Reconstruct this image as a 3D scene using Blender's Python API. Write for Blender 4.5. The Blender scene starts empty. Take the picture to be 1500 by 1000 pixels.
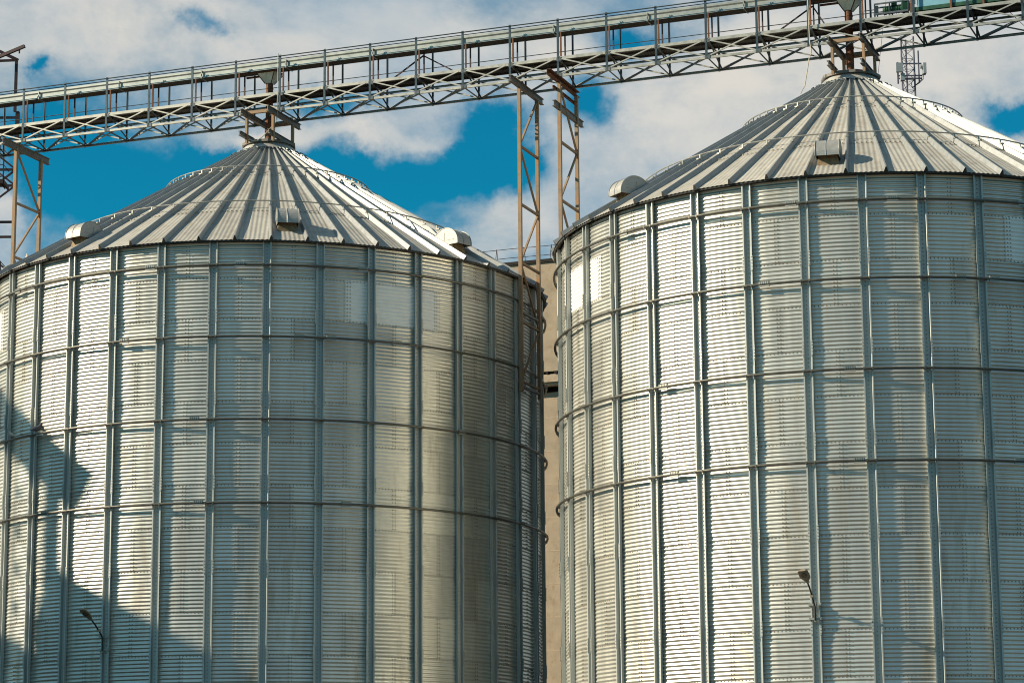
import bpy, math, random
import numpy as np
from mathutils import Vector, Matrix
random.seed(7); RNG = np.random.default_rng(7)
S = bpy.context.scene
C = S.collection
PI = math.pi
ZG = 1.7                                   # eye height over the ground

# ---------------------------------------------------------------- camera
F_PX, PITCH, ROLL = 3782.1, 0.20019, -0.00774
fwd = Vector((0, math.cos(PITCH), math.sin(PITCH)))
up0 = Vector((0, -math.sin(PITCH), math.cos(PITCH)))
rt0 = Vector((1, 0, 0))
rt = rt0 * math.cos(ROLL) + up0 * math.sin(ROLL)
up = -rt0 * math.sin(ROLL) + up0 * math.cos(ROLL)
cd = bpy.data.cameras.new('camera'); cam = bpy.data.objects.new('camera', cd); C.objects.link(cam)
cd.sensor_width = 36; cd.lens = F_PX / 1500 * 36; cd.clip_end = 9000; cd.clip_start = 0.5
m = Matrix.Identity(4)
for i in range(3):
    m[i][0] = rt[i]; m[i][1] = up[i]; m[i][2] = -fwd[i]
m[2][3] = ZG
cam.matrix_world = m
S.camera = cam
S.view_settings.view_transform = 'Standard'; S.view_settings.look = 'None'
S.view_settings.gamma = 1; S.view_settings.exposure = 0.5
S.cycles.filter_width = 1.05

# ---------------------------------------------------------------- world
SUN_AZ, SUN_EL = math.radians(80), math.radians(29)
to_sun = Vector((-math.sin(SUN_AZ) * math.cos(SUN_EL), -math.cos(SUN_AZ) * math.cos(SUN_EL), math.sin(SUN_EL)))
sd = bpy.data.lights.new('sun', 'SUN'); sd.energy = 5.0; sd.angle = math.radians(0.53); sd.color = (1.0, 0.87, 0.66)
sun = bpy.data.objects.new('sun', sd); C.objects.link(sun)
sun.rotation_euler = to_sun.to_track_quat('Z', 'Y').to_euler()

W = bpy.data.worlds.new('World'); S.world = W; W.use_nodes = True
nt = W.node_tree; nt.nodes.clear()
def N(t, **k):
    n = nt.nodes.new(t)
    for a, b in k.items(): setattr(n, a, b)
    return n
def lk(a, b): nt.links.new(a, b)
def M_(op, a, b=None, c=None, clamp=False):
    n = N('ShaderNodeMath', operation=op, use_clamp=clamp)
    for i, v in enumerate((a, b, c)):
        if v is None: continue
        if isinstance(v, (int, float)): n.inputs[i].default_value = v
        else: lk(v, n.inputs[i])
    return n.outputs[0]
out = N('ShaderNodeOutputWorld'); bg = N('ShaderNodeBackground'); bg.inputs[1].default_value = 0.068
sky = N('ShaderNodeTexSky'); sky.sky_type = 'NISHITA'; sky.sun_disc = False
sky.sun_elevation = SUN_EL; sky.sun_rotation = math.atan2(to_sun.x, to_sun.y)
sky.altitude = 300; sky.dust_density = 0.4; sky.ozone_density = 2.0
tint = N('ShaderNodeMix', data_type='RGBA', blend_type='MULTIPLY'); tint.inputs[0].default_value = 1
lk(sky.outputs[0], tint.inputs[6]); tint.inputs[7].default_value = (0.03, 0.86, 0.98, 1)
tc = N('ShaderNodeTexCoord'); sx = N('ShaderNodeSeparateXYZ'); lk(tc.outputs['Generated'], sx.inputs[0])
AZ = M_('ARCTAN2', sx.outputs[0], sx.outputs[1]); EL = M_('ARCSINE', sx.outputs[2])
wn = N('ShaderNodeTexNoise'); wn.inputs['Scale'].default_value = 26; wn.inputs['Detail'].default_value = 9; wn.inputs['Roughness'].default_value = .6
lk(tc.outputs['Generated'], wn.inputs[0]); wsep = N('ShaderNodeSeparateXYZ'); lk(wn.outputs['Color'], wsep.inputs[0])
AZ0 = AZ
AZ = M_('ADD', AZ, M_('MULTIPLY', M_('SUBTRACT', wsep.outputs[0], .5), .055)); EL = M_('ADD', EL, M_('MULTIPLY', M_('SUBTRACT', wsep.outputs[1], .5), .04))
hi = N('ShaderNodeTexNoise'); hi.inputs['Scale'].default_value = 11; hi.inputs['Detail'].default_value = 10; hi.inputs['Roughness'].default_value = 0.62
hi.inputs['Distortion'].default_value = 0.25
mp = N('ShaderNodeMapping'); mp.inputs['Scale'].default_value = (1, 1, 1.5); mp.inputs['Location'].default_value = (0.35, 0.2, 0.1)
lk(tc.outputs['Generated'], mp.inputs[0]); lk(mp.outputs[0], hi.inputs[0])
dens = M_('MULTIPLY_ADD', hi.outputs[0], 1.75, -0.875 + 0.66)
# the cloud bank stands over the horizon ahead; the rest of the sky is mostly clear
away = N('ShaderNodeMapRange', interpolation_type='SMOOTHSTEP'); lk(sx.outputs[1], away.inputs[0])
away.inputs[1].default_value = 0.80; away.inputs[2].default_value = 0.15; away.inputs[3].default_value = 0.; away.inputs[4].default_value = 0.33
dens = M_('SUBTRACT', dens, away.outputs[0])
# openings of blue sky: azimuth, elevation, half widths, depth
def hole(px, py, wx, wy, w):
    global dens
    a0 = (px - 750) / 3782 / 0.97; e0 = 0.2 + (500 - py) / 3782
    da = M_('DIVIDE', M_('SUBTRACT', AZ, a0), wx / 3782 / 0.97); de = M_('DIVIDE', M_('SUBTRACT', EL, e0), wy / 3782)
    r2 = M_('ADD', M_('MULTIPLY', da, da), M_('MULTIPLY', de, de))
    g = M_('EXPONENT', M_('MULTIPLY', r2, -1.0))
    dens = M_('MULTIPLY_ADD', g, -w, dens)
for h in ((190, 285, 150, 80, 1.3), (320, 235, 60, 40, .5), (60, 215, 70, 50, .6), (690, 232, 75, 48, 1.0), (570, 268, 95, 38, 1.0), (735, 215, 45, 40, .7), (470, 262, 40, 22, .5), (500, 160, 60, 18, .5),
          (730, 165, 50, 26, .6), (868, 140, 45, 34, .75), (930, 55, 70, 22, .6), (1490, 190, 45, 22, .8), (64, 118, 16, 14, .6),
          (300, 30, 26, 16, .5), (1040, 20, 50, 22, .3), (640, 330, 30, 15, .25), (760, 372, 60, 12, .15), (30, 330, 40, 30, -.5),
          (360, 205, 90, 18, -.4), (640, 190, 60, 14, -.3), (620, 60, 300, 60, -.2), (1000, 200, 110, 60, -.35), (200, 60, 250, 60, -.2), (760, 300, 70, 40, -.2),
          (1350, 120, 120, 60, -.3), (520, 205, 60, 22, -.3)):
    hole(*h)
al = N('ShaderNodeMapRange', interpolation_type='SMOOTHSTEP'); lk(dens, al.inputs[0])
al.inputs[1].default_value = 0.02; al.inputs[2].default_value = 0.92
n2 = N('ShaderNodeTexNoise'); n2.inputs['Scale'].default_value = 7; n2.inputs['Detail'].default_value = 8; n2.inputs['Roughness'].default_value = .5
mp2 = N('ShaderNodeMapping'); mp2.inputs['Scale'].default_value = (1, 1, 1.6); mp2.inputs['Location'].default_value = (3.1, 1.2, 2.2)
lk(tc.outputs['Generated'], mp2.inputs[0]); lk(mp2.outputs[0], n2.inputs[0])
sh = N('ShaderNodeMapRange', interpolation_type='SMOOTHSTEP'); lk(M_('MULTIPLY_ADD', dens, 0.25, n2.outputs[0]), sh.inputs[0])
sh.inputs[1].default_value = 0.49; sh.inputs[2].default_value = 0.84
cc = N('ShaderNodeMix', data_type='RGBA'); lk(sh.outputs[0], cc.inputs[0])
cc.inputs[6].default_value = (4.3, 5.2, 5.9, 1); cc.inputs[7].default_value = (7.5, 7.2, 6.6, 1)
mx = N('ShaderNodeMix', data_type='RGBA'); lk(al.outputs[0], mx.inputs[0]); lk(tint.outputs[2], mx.inputs[6]); lk(cc.outputs[2], mx.inputs[7])
lk(mx.outputs[2], bg.inputs[0]); lk(bg.outputs[0], out.inputs[0])

# ---------------------------------------------------------------- materials
def mat(name, col, rough=.5, metal=0., var=.15, scale=3., col2=None, thr=(.5, .7), bump=0., streak=False, tone=False, spec=.5, c2scale=None, fine=0.):
    """procedural material: base colour with noise variation, and an optional second colour (rust, dirt) in patches"""
    M = bpy.data.materials.new(name); M.use_nodes = True; t = M.node_tree; p = t.nodes['Principled BSDF']
    def n(ty, **k):
        q = t.nodes.new(ty)
        for a, b in k.items(): setattr(q, a, b)
        return q
    tcn = n('ShaderNodeTexCoord'); mpn = n('ShaderNodeMapping'); t.links.new(tcn.outputs['Object'], mpn.inputs[0])
    if streak: mpn.inputs['Scale'].default_value = (1, 1, .12)
    no = n('ShaderNodeTexNoise'); no.inputs['Scale'].default_value = scale; no.inputs['Detail'].default_value = 7; no.inputs['Roughness'].default_value = .62
    t.links.new(mpn.outputs[0], no.inputs[0])
    mr = n('ShaderNodeMapRange'); t.links.new(no.outputs[0], mr.inputs[0])
    mr.inputs[1].default_value = .25; mr.inputs[2].default_value = .75; mr.inputs[3].default_value = 1 - var; mr.inputs[4].default_value = 1 + var
    mul = n('ShaderNodeMix', data_type='RGBA', blend_type='MULTIPLY'); mul.inputs[0].default_value = 1
    mul.inputs[6].default_value = (*col, 1); t.links.new(mr.outputs[0], mul.inputs[7])
    c = mul.outputs[2]
    if tone:
        at = n('ShaderNodeAttribute', attribute_name='tone'); m2 = n('ShaderNodeMix', data_type='RGBA', blend_type='MULTIPLY'); m2.inputs[0].default_value = 1
        t.links.new(c, m2.inputs[6]); t.links.new(at.outputs['Fac'], m2.inputs[7]); c = m2.outputs[2]
    rsock = None
    if col2:
        nb = n('ShaderNodeTexNoise'); nb.inputs['Scale'].default_value = c2scale or scale * 1.7; nb.inputs['Detail'].default_value = 9; nb.inputs['Roughness'].default_value = .68
        mb = n('ShaderNodeMapping'); mb.inputs['Location'].default_value = (5, 3, 1); t.links.new(tcn.outputs['Object'], mb.inputs[0])
        if streak: mb.inputs['Scale'].default_value = (1, 1, .2)
        t.links.new(mb.outputs[0], nb.inputs[0])
        r2 = n('ShaderNodeMapRange'); t.links.new(nb.outputs[0], r2.inputs[0]); r2.inputs[1].default_value = thr[0]; r2.inputs[2].default_value = thr[1]
        m3 = n('ShaderNodeMix', data_type='RGBA'); t.links.new(r2.outputs[0], m3.inputs[0]); t.links.new(c, m3.inputs[6]); m3.inputs[7].default_value = (*col2, 1); c = m3.outputs[2]
        if metal > 0:
            r3 = n('ShaderNodeMapRange'); t.links.new(r2.outputs[0], r3.inputs[0]); r3.inputs[3].default_value = metal; r3.inputs[4].default_value = metal * .3
            t.links.new(r3.outputs[0], p.inputs['Metallic'])
        else: p.inputs['Metallic'].default_value = 0
    else: p.inputs['Metallic'].default_value = metal
    t.links.new(c, p.inputs['Base Color'])
    rr = n('ShaderNodeMapRange'); t.links.new(no.outputs[0], rr.inputs[0]); rr.inputs[1].default_value = .3; rr.inputs[2].default_value = .7
    rr.inputs[3].default_value = max(.05, rough - .07); rr.inputs[4].default_value = min(1, rough + .09); t.links.new(rr.outputs[0], p.inputs['Roughness'])
    p.inputs['Specular IOR Level'].default_value = spec
    if bump:
        bn = n('ShaderNodeBump'); bn.inputs['Strength'].default_value = bump; bn.inputs['Distance'].default_value = .02
        nf = n('ShaderNodeTexNoise'); nf.inputs['Scale'].default_value = fine or scale * 6; nf.inputs['Detail'].default_value = 4; t.links.new(tcn.outputs['Object'], nf.inputs[0])
        t.links.new(nf.outputs[0], bn.inputs['Height']); t.links.new(bn.outputs[0], p.inputs['Normal'])
    return M
MT = dict(
    wall=mat('galvanised_corrugated_sheet', (.73, .71, .635), .37, .76, .15, 1.5, (.34, .26, .16), (.56, .82), streak=True, tone=True, c2scale=1.6),
    bolt=mat('dull_bolt', (.27, .23, .17), .6, .4, .2, 20),
    stiff=mat('galvanised_post', (.46, .475, .45), .48, .38, .16, 4., (.25, .26, .22), (.6, .8), streak=True),
    ring=mat('dull_ring_tube', (.13, .125, .105), .42, .5, .2, 6),
    patch=mat('pale_coated_sheet', (.90, .88, .83), .5, .10, .06, 5, (.6, .55, .44), (.6, .9)),
    roof=mat('weathered_roof_sheet', (.39, .37, .325), .68, .05, .16, 2.2, (.25, .18, .115), (.53, .82), tone=True, c2scale=3.2, spec=.25),
    rib=mat('galvanised_roof_rib', (.30, .31, .305), .45, .3, .15, 5, (.24, .20, .15), (.62, .85)),
    vent=mat('weathered_vent_sheet', (.36, .355, .33), .5, .4, .15, 6, (.36, .24, .13), (.58, .78)),
    throat=mat('rust_stained_duct', (.26, .19, .11), .75, .1, .25, 8, (.16, .07, .03), (.48, .7)),
    post=mat('dark_teal_rail_post', (.035, .060, .075), .4, .4, .2, 6),
    galv=mat('galvanised_steel', (.34, .335, .30), .45, .5, .2, 5, (.36, .30, .22), (.58, .8)),
    galvd=mat('dull_galvanised_steel', (.085, .105, .115), .45, .6, .25, 4, (.22, .15, .10), (.58, .78)),
    deck_shade=mat('dark_grating_and_shade', (.07, .065, .06), .8, .2, .3, 6),  # walkway grating; also painted-in shade under trough and eaves
    trough=mat('galvanised_trough_sheet', (.31, .34, .325), .45, .5, .12, 3, (.35, .30, .22), (.62, .85)),
    rust=mat('rusty_steel', (.115, .048, .028), .8, .2, .4, 7, (.24, .10, .04), (.45, .7), bump=.2),
    tan=mat('rust_washed_beam', (.27, .20, .13), .7, .2, .35, 3, (.36, .165, .055), (.46, .66), bump=.15),
    grey=mat('grey_painted_beam', (.17, .16, .145), .6, .3, .25, 5, (.26, .11, .05), (.55, .75), bump=.1),
    dark=mat('dark_maroon_steel', (.045, .024, .026), .6, .3, .3, 6, (.22, .08, .03), (.6, .8)),
    funnel=mat('stained_funnel_sheet', (.78, .71, .56), .6, .0, .2, 6, (.36, .13, .04), (.55, .72)),
    cap=mat('white_cap_sheet', (.60, .59, .55), .5, .5, .12, 6, (.34, .17, .08), (.6, .82)),
    conc=mat('beige_concrete_panel', (.36, .285, .20), .9, 0, .22, 1.6, (.26, .15, .07), (.55, .8), bump=.3, fine=12),
    concd=mat('weathered_concrete_ledge', (.42, .33, .23), .9, 0, .2, 3, (.12, .07, .04), (.55, .75), bump=.3),
    frame=mat('pale_window_frame', (.48, .44, .37), .6, 0, .08, 4),
    panel=mat('grey_window_panel', (.36, .32, .27), .55, 0, .1, 3),
    gap=mat('black_gap', (.015, .012, .01), .9),
    blue=mat('pale_blue_paint', (.16, .36, .44), .45, .1, .14, 3, (.25, .3, .32), (.55, .8)),
    green=mat('dark_green_paint', (.015, .07, .035), .45, .1, .25, 8),
    lampb=mat('lamp_housing', (.26, .21, .15), .5, .2, .1, 10),
    lampg=mat('lamp_glass', (.10, .07, .04), .25, 0, .1, 10),
    pole=mat('dark_lamp_arm', (.03, .03, .03), .5, .4),
    ground=mat('dry_gravel_ground', (.075, .055, .033), .95, 0, .3, .08, (.035, .036, .018), (.45, .58), bump=.4, fine=3),
    asphalt=mat('asphalt', (.06, .058, .055), .9, 0, .15, .5, bump=.3, fine=20),
    rope=mat('pale_rope', (.50, .44, .34), .8),
    wire=mat('dark_cable', (.05, .05, .06), .6),
    bird=mat('grey_feathers', (.10, .10, .12), .8, 0, .5, 18), birdp=mat('pale_feathers', (.50, .42, .34), .8, 0, .3, 18),
    ant=mat('antenna_plastic', (.36, .38, .39), .5), mast=mat('mast_steel', (.16, .15, .19), .5, .5, .3, 4),
    clad=mat('grey_wall_cladding', (.33, .34, .34), .5, .3, .1, 1),
)

# ---------------------------------------------------------------- mesh helpers
class MB:
    def __init__(s): s.v = []; s.f = []; s.mi = []; s.cur = 0
    def add(s, vs, fs):
        b = len(s.v); s.v += [tuple(v) for v in vs]; s.f += [[b + i for i in f] for f in fs]; s.mi += [s.cur] * len(fs); return s
    def box(s, c, size, R=None):
        x, y, z = [q / 2 for q in size]; c = Vector(c)
        vs = [Vector((i * x, j * y, k * z)) for i in (-1, 1) for j in (-1, 1) for k in (-1, 1)]
        if R is not None: vs = [R @ v for v in vs]
        return s.add([v + c for v in vs], [[0, 1, 3, 2], [4, 6, 7, 5], [0, 4, 5, 1], [2, 3, 7, 6], [0, 2, 6, 4], [1, 5, 7, 3]])
    def prof(s, a, b, pts, upv=(0, 0, 1), scale2=1., closed=True, cap=True):
        """sweep 2-D profile pts (side, up) from a to b"""
        a = Vector(a); b = Vector(b); d = (b - a).normalized(); u = Vector(upv)
        sd_ = d.cross(u)
        if sd_.length < 1e-4: sd_ = d.cross(Vector((1, 0, 0)))
        sd_.normalize(); u = sd_.cross(d).normalized(); n = len(pts)
        vs = [a + sd_ * p + u * q for p, q in pts] + [b + sd_ * p * scale2 + u * q * scale2 for p, q in pts]
        fs = [[i, (i + 1) % n, n + (i + 1) % n, n + i] for i in range(n if closed else n - 1)]
        if cap and closed: fs += [list(range(n))[::-1], list(range(n, 2 * n))]
        return s.add(vs, fs)
    def bar(s, a, b, w, h=None, upv=(0, 0, 1)):
        h = h or w; return s.prof(a, b, [(-w / 2, -h / 2), (w / 2, -h / 2), (w / 2, h / 2), (-w / 2, h / 2)], upv)
    def angle(s, a, b, w, t=.008, upv=(0, 0, 1), fx=1, fy=1):
        P = [(0, 0), (w, 0), (w, t), (t, t), (t, w), (0, w)]
        return s.prof(a, b, [(fx * p, fy * q) for p, q in P], upv)
    def ibeam(s, a, b, w, h, t=.012, upv=(0, 0, 1)):
        x = w / 2; y = h / 2; q = t / 2 + .002
        return s.prof(a, b, [(-x, -y), (x, -y), (x, -y + t), (q, -y + t), (q, y - t), (x, y - t), (x, y), (-x, y), (-x, y - t), (-q, y - t), (-q, -y + t), (-x, -y + t)], upv)
    def channel(s, a, b, w, h, t=.012, upv=(0, 0, 1), sgn=1):
        y = h / 2
        return s.prof(a, b, [(sgn * p, q) for p, q in [(0, -y), (w, -y), (w, -y + t), (t, -y + t), (t, y - t), (w, y - t), (w, y), (0, y)]], upv)
    def tube(s, pts, r, n=8, cap=True, closed=False):
        pts = [Vector(p) for p in pts]; m_ = len(pts); rings = []
        for i, p in enumerate(pts):
            if closed: d = pts[(i + 1) % m_] - pts[i - 1]
            else: d = pts[min(i + 1, m_ - 1)] - pts[max(i - 1, 0)]
            d.normalize(); u = Vector((0, 0, 1)) if abs(d.z) < .95 else Vector((1, 0, 0))
            a = d.cross(u).normalized(); b = a.cross(d)
            rr = r[i] if isinstance(r, (list, tuple)) else r
            rings.append([p + (a * math.cos(2 * PI * k / n) + b * math.sin(2 * PI * k / n)) * rr for k in range(n)])
        vs = [v for q in rings for v in q]; fs = []
        for i in range(m_ if closed else m_ - 1):
            j = (i + 1) % m_
            for k in range(n): fs.append([i * n + k, i * n + (k + 1) % n, j * n + (k + 1) % n, j * n + k])
        if cap and not closed: fs += [list(range(n))[::-1], [(m_ - 1) * n + k for k in range(n)]]
        return s.add(vs, fs)
    def build(s, name, mats, parent=None, smooth=False, tone=None):
        me = bpy.data.meshes.new(name); me.from_pydata(s.v, [], s.f)
        if not isinstance(mats, (list, tuple)): mats = [mats]
        for q in mats: me.materials.append(q)
        if len(mats) > 1: me.polygons.foreach_set('material_index', s.mi)
        if smooth: me.polygons.foreach_set('use_smooth', [True] * len(s.f))
        if tone is not None:
            at = me.attributes.new('tone', 'FLOAT', 'FACE'); at.data.foreach_set('value', tone)
        me.update()
        o = bpy.data.objects.new(name, me); C.objects.link(o)
        if parent: o.parent = parent
        return o
def np_mesh(name, V, Fq, mats, parent=None, smooth=True, tone=None, mi=None):
    me = bpy.data.meshes.new(name); me.vertices.add(len(V)); me.vertices.foreach_set('co', np.ascontiguousarray(V, dtype=np.float32).ravel())
    me.loops.add(Fq.size); me.loops.foreach_set('vertex_index', Fq.ravel().astype(np.int32))
    me.polygons.add(len(Fq)); me.polygons.foreach_set('loop_start', (np.arange(len(Fq)) * 4).astype(np.int32))
    for q in mats: me.materials.append(q)
    if mi is not None: me.polygons.foreach_set('material_index', mi.astype(np.int32))
    sm = np.ones(len(Fq), bool) if smooth is True else smooth
    me.polygons.foreach_set('use_smooth', sm)
    me.update(calc_edges=True); me.validate()
    if tone is not None:
        at = me.attributes.new('tone', 'FLOAT', 'FACE'); at.data.foreach_set('value', tone.astype(np.float32))
    o = bpy.data.objects.new(name, me); C.objects.link(o)
    if parent: o.parent = parent
    return o
def thing(name, label, cat, loc=(0, 0, 0), rz=0, group=None):
    o = bpy.data.objects.new(name, None); C.objects.link(o); o.location = loc; o.rotation_euler = (0, 0, rz)
    o.empty_display_size = .2
    return tag(o, label, cat, group)
def tag(o, label, cat, group=None):
    o['label'] = label; o['category'] = cat
    if group: o['group'] = group
    return o
def copy_tree(o, parent=None):
    c = o.copy(); C.objects.link(c); c.parent = parent
    for ch in list(o.children): copy_tree(ch, c)
    return c

# ---------------------------------------------------------------- layout
SA = Vector((-7.0059, 72.2499, 0)); SB = Vector((9.0860, 66.0849, 0))
U = (SB - SA).normalized(); L = (SB - SA).length; NN = Vector((-U.y, U.x, 0))     # U along the conveyor, NN away from the viewer
A1, A2 = -0.079556, -0.115365
RW, ZE = 7.8, 15.769 + ZG
PITCHC = 1.069 / 11; ZS0 = 14.80 + ZG                                             # corrugation pitch, first seam
def cv(s, o, z): return SA + U * s + NN * o + Vector((0, 0, z + ZG))
def pol(r, deg, z): a = math.radians(deg); return Vector((r * math.sin(a), -r * math.cos(a), z))

# ---------------------------------------------------------------- ground
g = MB(); n_ = 40
g.add([(-4000, -3000, 0), (4000, -3000, 0), (4000, 6000, 0), (-4000, 6000, 0)], [[0, 1, 2, 3]])
o = g.build('ground', MT['ground']); o['kind'] = 'structure'
g = MB(); g.add([(-120, 46, .004), (120, 46, .004), (120, 55, .004), (-120, 55, .004)], [[0, 1, 2, 3]])
o = g.build('road', MT['asphalt']); o['kind'] = 'structure'

# ---------------------------------------------------------------- silo prototype
def make_silo():
    root = thing('grain_silo', '', 'silo')
    # corrugated wall
    zl = 5.0; zc = ZS0 - 1.069 * 11
    lo = np.arange(0, zl, PITCHC / 4); hiz = np.arange(lo[-1] + PITCHC / 4, ZE + .02, PITCHC / 8)
    z = np.concatenate([lo, hiz]); nz = len(z); na = 216
    # sheets meet mid bay, so angular columns sit on half degrees of the bays
    th = np.arange(na) * 2 * PI / na
    rr = RW - .0115 * np.cos(2 * PI * (z - zc) / PITCHC)
    TT, ZZ = np.meshgrid(th, z); RR = rr[:, None] + 0 * TT
    course = np.floor((ZS0 - ZZ) / 1.069).astype(int)
    # small dents: real sheets are never truly round
    dent = .0036 * np.sin(TT * 18 + 1.3 * course + .8 * np.sin(ZZ * 1.7)) + .0024 * np.sin(TT * 36 + course * 2.1 + np.sin(ZZ * 2.3))
    RR = RR + dent
    V = np.stack([RR * np.sin(TT), -RR * np.cos(TT), ZZ], -1).reshape(-1, 3)
    i, j = np.meshgrid(np.arange(nz - 1), np.arange(na), indexing='ij'); j2 = (j + 1) % na
    Fq = np.stack([i * na + j, i * na + j2, (i + 1) * na + j2, (i + 1) * na + j], -1).reshape(-1, 4)
    zf = (z[i] + .5 * PITCHC / 8).ravel(); tf = np.degrees(th[j].ravel()) + 180 / na
    k = np.floor((ZS0 - zf) / 1.069).astype(int)
    sid = np.floor((tf - 5 - 10 * (k % 2)) / 20).astype(int)
    tab = RNG.uniform(.88, 1.09, (60, 40)); tone = tab[(k + 20) % 60, sid % 40]
    nwall = len(Fq)
    # bolts along the seams
    pos = []
    for kk in range(0, 13):
        zz = ZS0 - 1.069 * kk
        if zz < 4.6: break
        for jj in range(36):
            for q in np.linspace(-3.7, 3.7, 12): pos.append((jj * 10 + 5 + q, zz))
        for jj in range(36):
            if (jj + kk) % 2 == 0:
                for c_ in range(11):
                    for dq in (-.28, .28): pos.append((jj * 10 + 5 + dq, zz - PITCHC * (c_ + .5)))
    for jj in range(36):
        if (jj - 1) % 2 == 0:
            for c_ in range(9):
                for dq in (-.28, .28): pos.append((jj * 10 + 5 + dq, ZS0 + PITCHC * (c_ + .5)))
    P = np.array(pos); a = np.radians(P[:, 0]); rb = RW - .0115 * np.cos(2 * PI * (P[:, 1] - zc) / PITCHC)
    er = np.stack([np.sin(a), -np.cos(a), 0 * a], 1); et = np.stack([np.cos(a), np.sin(a), 0 * a], 1); ez = np.array([0, 0, 1.])
    vs = []
    for h, s_ in ((-.004, .0125), (.014, .009)):
        for ax, az in ((-1, -1), (1, -1), (1, 1), (-1, 1)):
            vs.append(er * (rb + h)[:, None] + et * ax * s_ + ez * az * s_ + ez * P[:, 1:2])
    BV = np.stack(vs, 1).reshape(-1, 3); nb = len(P); b0 = len(V) + np.arange(nb)[:, None] * 8
    BF = np.concatenate([b0 + np.array(q) for q in ([4, 5, 6, 7], [0, 1, 5, 4], [1, 2, 6, 5], [2, 3, 7, 6], [3, 0, 4, 7])])
    V = np.concatenate([V, BV]); Fq = np.concatenate([Fq, BF]); tone = np.concatenate([tone, np.ones(len(BF))])
    mi = np.concatenate([np.zeros(nwall), np.ones(len(BF))]); sm = mi == 0
    np_mesh('wall', V, Fq, [MT['wall'], MT['bolt']], root, sm, tone, mi)
    # repaired sheets (one course high, two bays wide)
    for t0 in (25, -75):
        na2 = 30; th2 = np.radians(np.linspace(t0, t0 + 20, na2)); z2 = np.arange(ZS0 - 1.069 - .02, ZS0 + .03, PITCHC / 8)
        TT, ZZ = np.meshgrid(th2, z2); RR = RW + .008 - .0105 * np.cos(2 * PI * (ZZ - zc) / PITCHC)
        V = np.stack([RR * np.sin(TT), -RR * np.cos(TT), ZZ], -1).reshape(-1, 3)
        i, j = np.meshgrid(np.arange(len(z2) - 1), np.arange(na2 - 1), indexing='ij')
        Fq = np.stack([i * na2 + j, i * na2 + j + 1, (i + 1) * na2 + j + 1, (i + 1) * na2 + j], -1).reshape(-1, 4)
        po = []
        for c_ in range(11):
            for t_ in (t0 + .35, t0 + .9, t0 + 19.1, t0 + 19.65): po.append((t_, ZS0 - PITCHC * (c_ + .5)))
        for q in np.arange(t0 + .8, t0 + 19.5, .75): po.append((q, ZS0 - 1.069 + .004)); po.append((q, ZS0 - .01))
        P = np.array(po); a = np.radians(P[:, 0]); rb = RW + .008 - .0105 * np.cos(2 * PI * (P[:, 1] - zc) / PITCHC)
        er = np.stack([np.sin(a), -np.cos(a), 0 * a], 1); et = np.stack([np.cos(a), np.sin(a), 0 * a], 1); vs = []
        for h, s_ in ((-.004, .014), (.014, .010)):
            for ax, az in ((-1, -1), (1, -1), (1, 1), (-1, 1)): vs.append(er * (rb + h)[:, None] + et * ax * s_ + ez * az * s_ + ez * P[:, 1:2])
        BV = np.stack(vs, 1).reshape(-1, 3); nb = len(P); b0 = len(V) + np.arange(nb)[:, None] * 8
        BF = np.concatenate([b0 + np.array(q) for q in ([4, 5, 6, 7], [0, 1, 5, 4], [1, 2, 6, 5], [2, 3, 7, 6], [3, 0, 4, 7])])
        mi = np.concatenate([np.zeros(len(Fq)), np.ones(len(BF))])
        pt = np_mesh('repair_sheet', np.concatenate([V, BV]), np.concatenate([Fq, BF]), [MT['patch'], MT['bolt']], root, mi == 0, None, mi)
        pt['label'] = 'pale replaced wall sheet, whiter and flatter than the rest'
    # stiffener
    st = MB(); y0 = RW + .012
    prof = [(-.112, .088), (-.112, .096), (-.084, .096), (-.076, .088), (-.076, .008), (.076, .008), (.076, .088), (.084, .096), (.112, .096), (.112, .088), (.084, .088), (.084, 0), (-.084, 0), (-.084, .088)]
    def swp(z0, z1, pr, dr=0.):
        n = len(pr)
        vs = [(p, -(y0 + q + dr), z0) for p, q in pr] + [(p, -(y0 + q + dr), z1) for p, q in pr]
        st.add(vs, [[i, (i + 1) % n, n + (i + 1) % n, n + i] for i in range(n)])
    swp(0, ZE - .03, prof)
    for kk in range(1, 16, 2):
        zz = ZS0 - 1.069 * kk
        if zz < 1: break
        for sg in (-1, 1):
            st.box((sg * .102, -(y0 + .102), zz + .06), (.05, .012, .36))
            st.box((sg * .090, -(y0 + .06), zz + .06), (.008, .08, .36))
        st.box((0, -(y0 + .012), zz - .02), (.145, .008, .28))
    st.cur = 1
    zz = 4.0
    while zz < ZE - .1:
        st.box((0, -(y0 + .015), zz), (.022, .02, .022)); zz += PITCHC
    for kk in range(1, 13, 2):
        for q in range(5):
            for sg in (-1, 1): st.box((sg * .105, -(y0 + .112), ZS0 - 1.069 * kk - .09 + q * .075), (.016, .012, .016))
    so = st.build('stiffener', [MT['stiff'], MT['bolt']], root)
    for jj in range(1, 36):
        c = so.copy(); C.objects.link(c); c.parent = root; c.rotation_euler = (0, 0, math.radians(10 * jj))
    # wind rings
    coup = {0: (-12, 5, 28, 75, -46), 1: (-17, 16, 22, 35, 92), 2: (-37, -3, 50, 130), 3: (-2, -35, 25, 70)}
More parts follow.
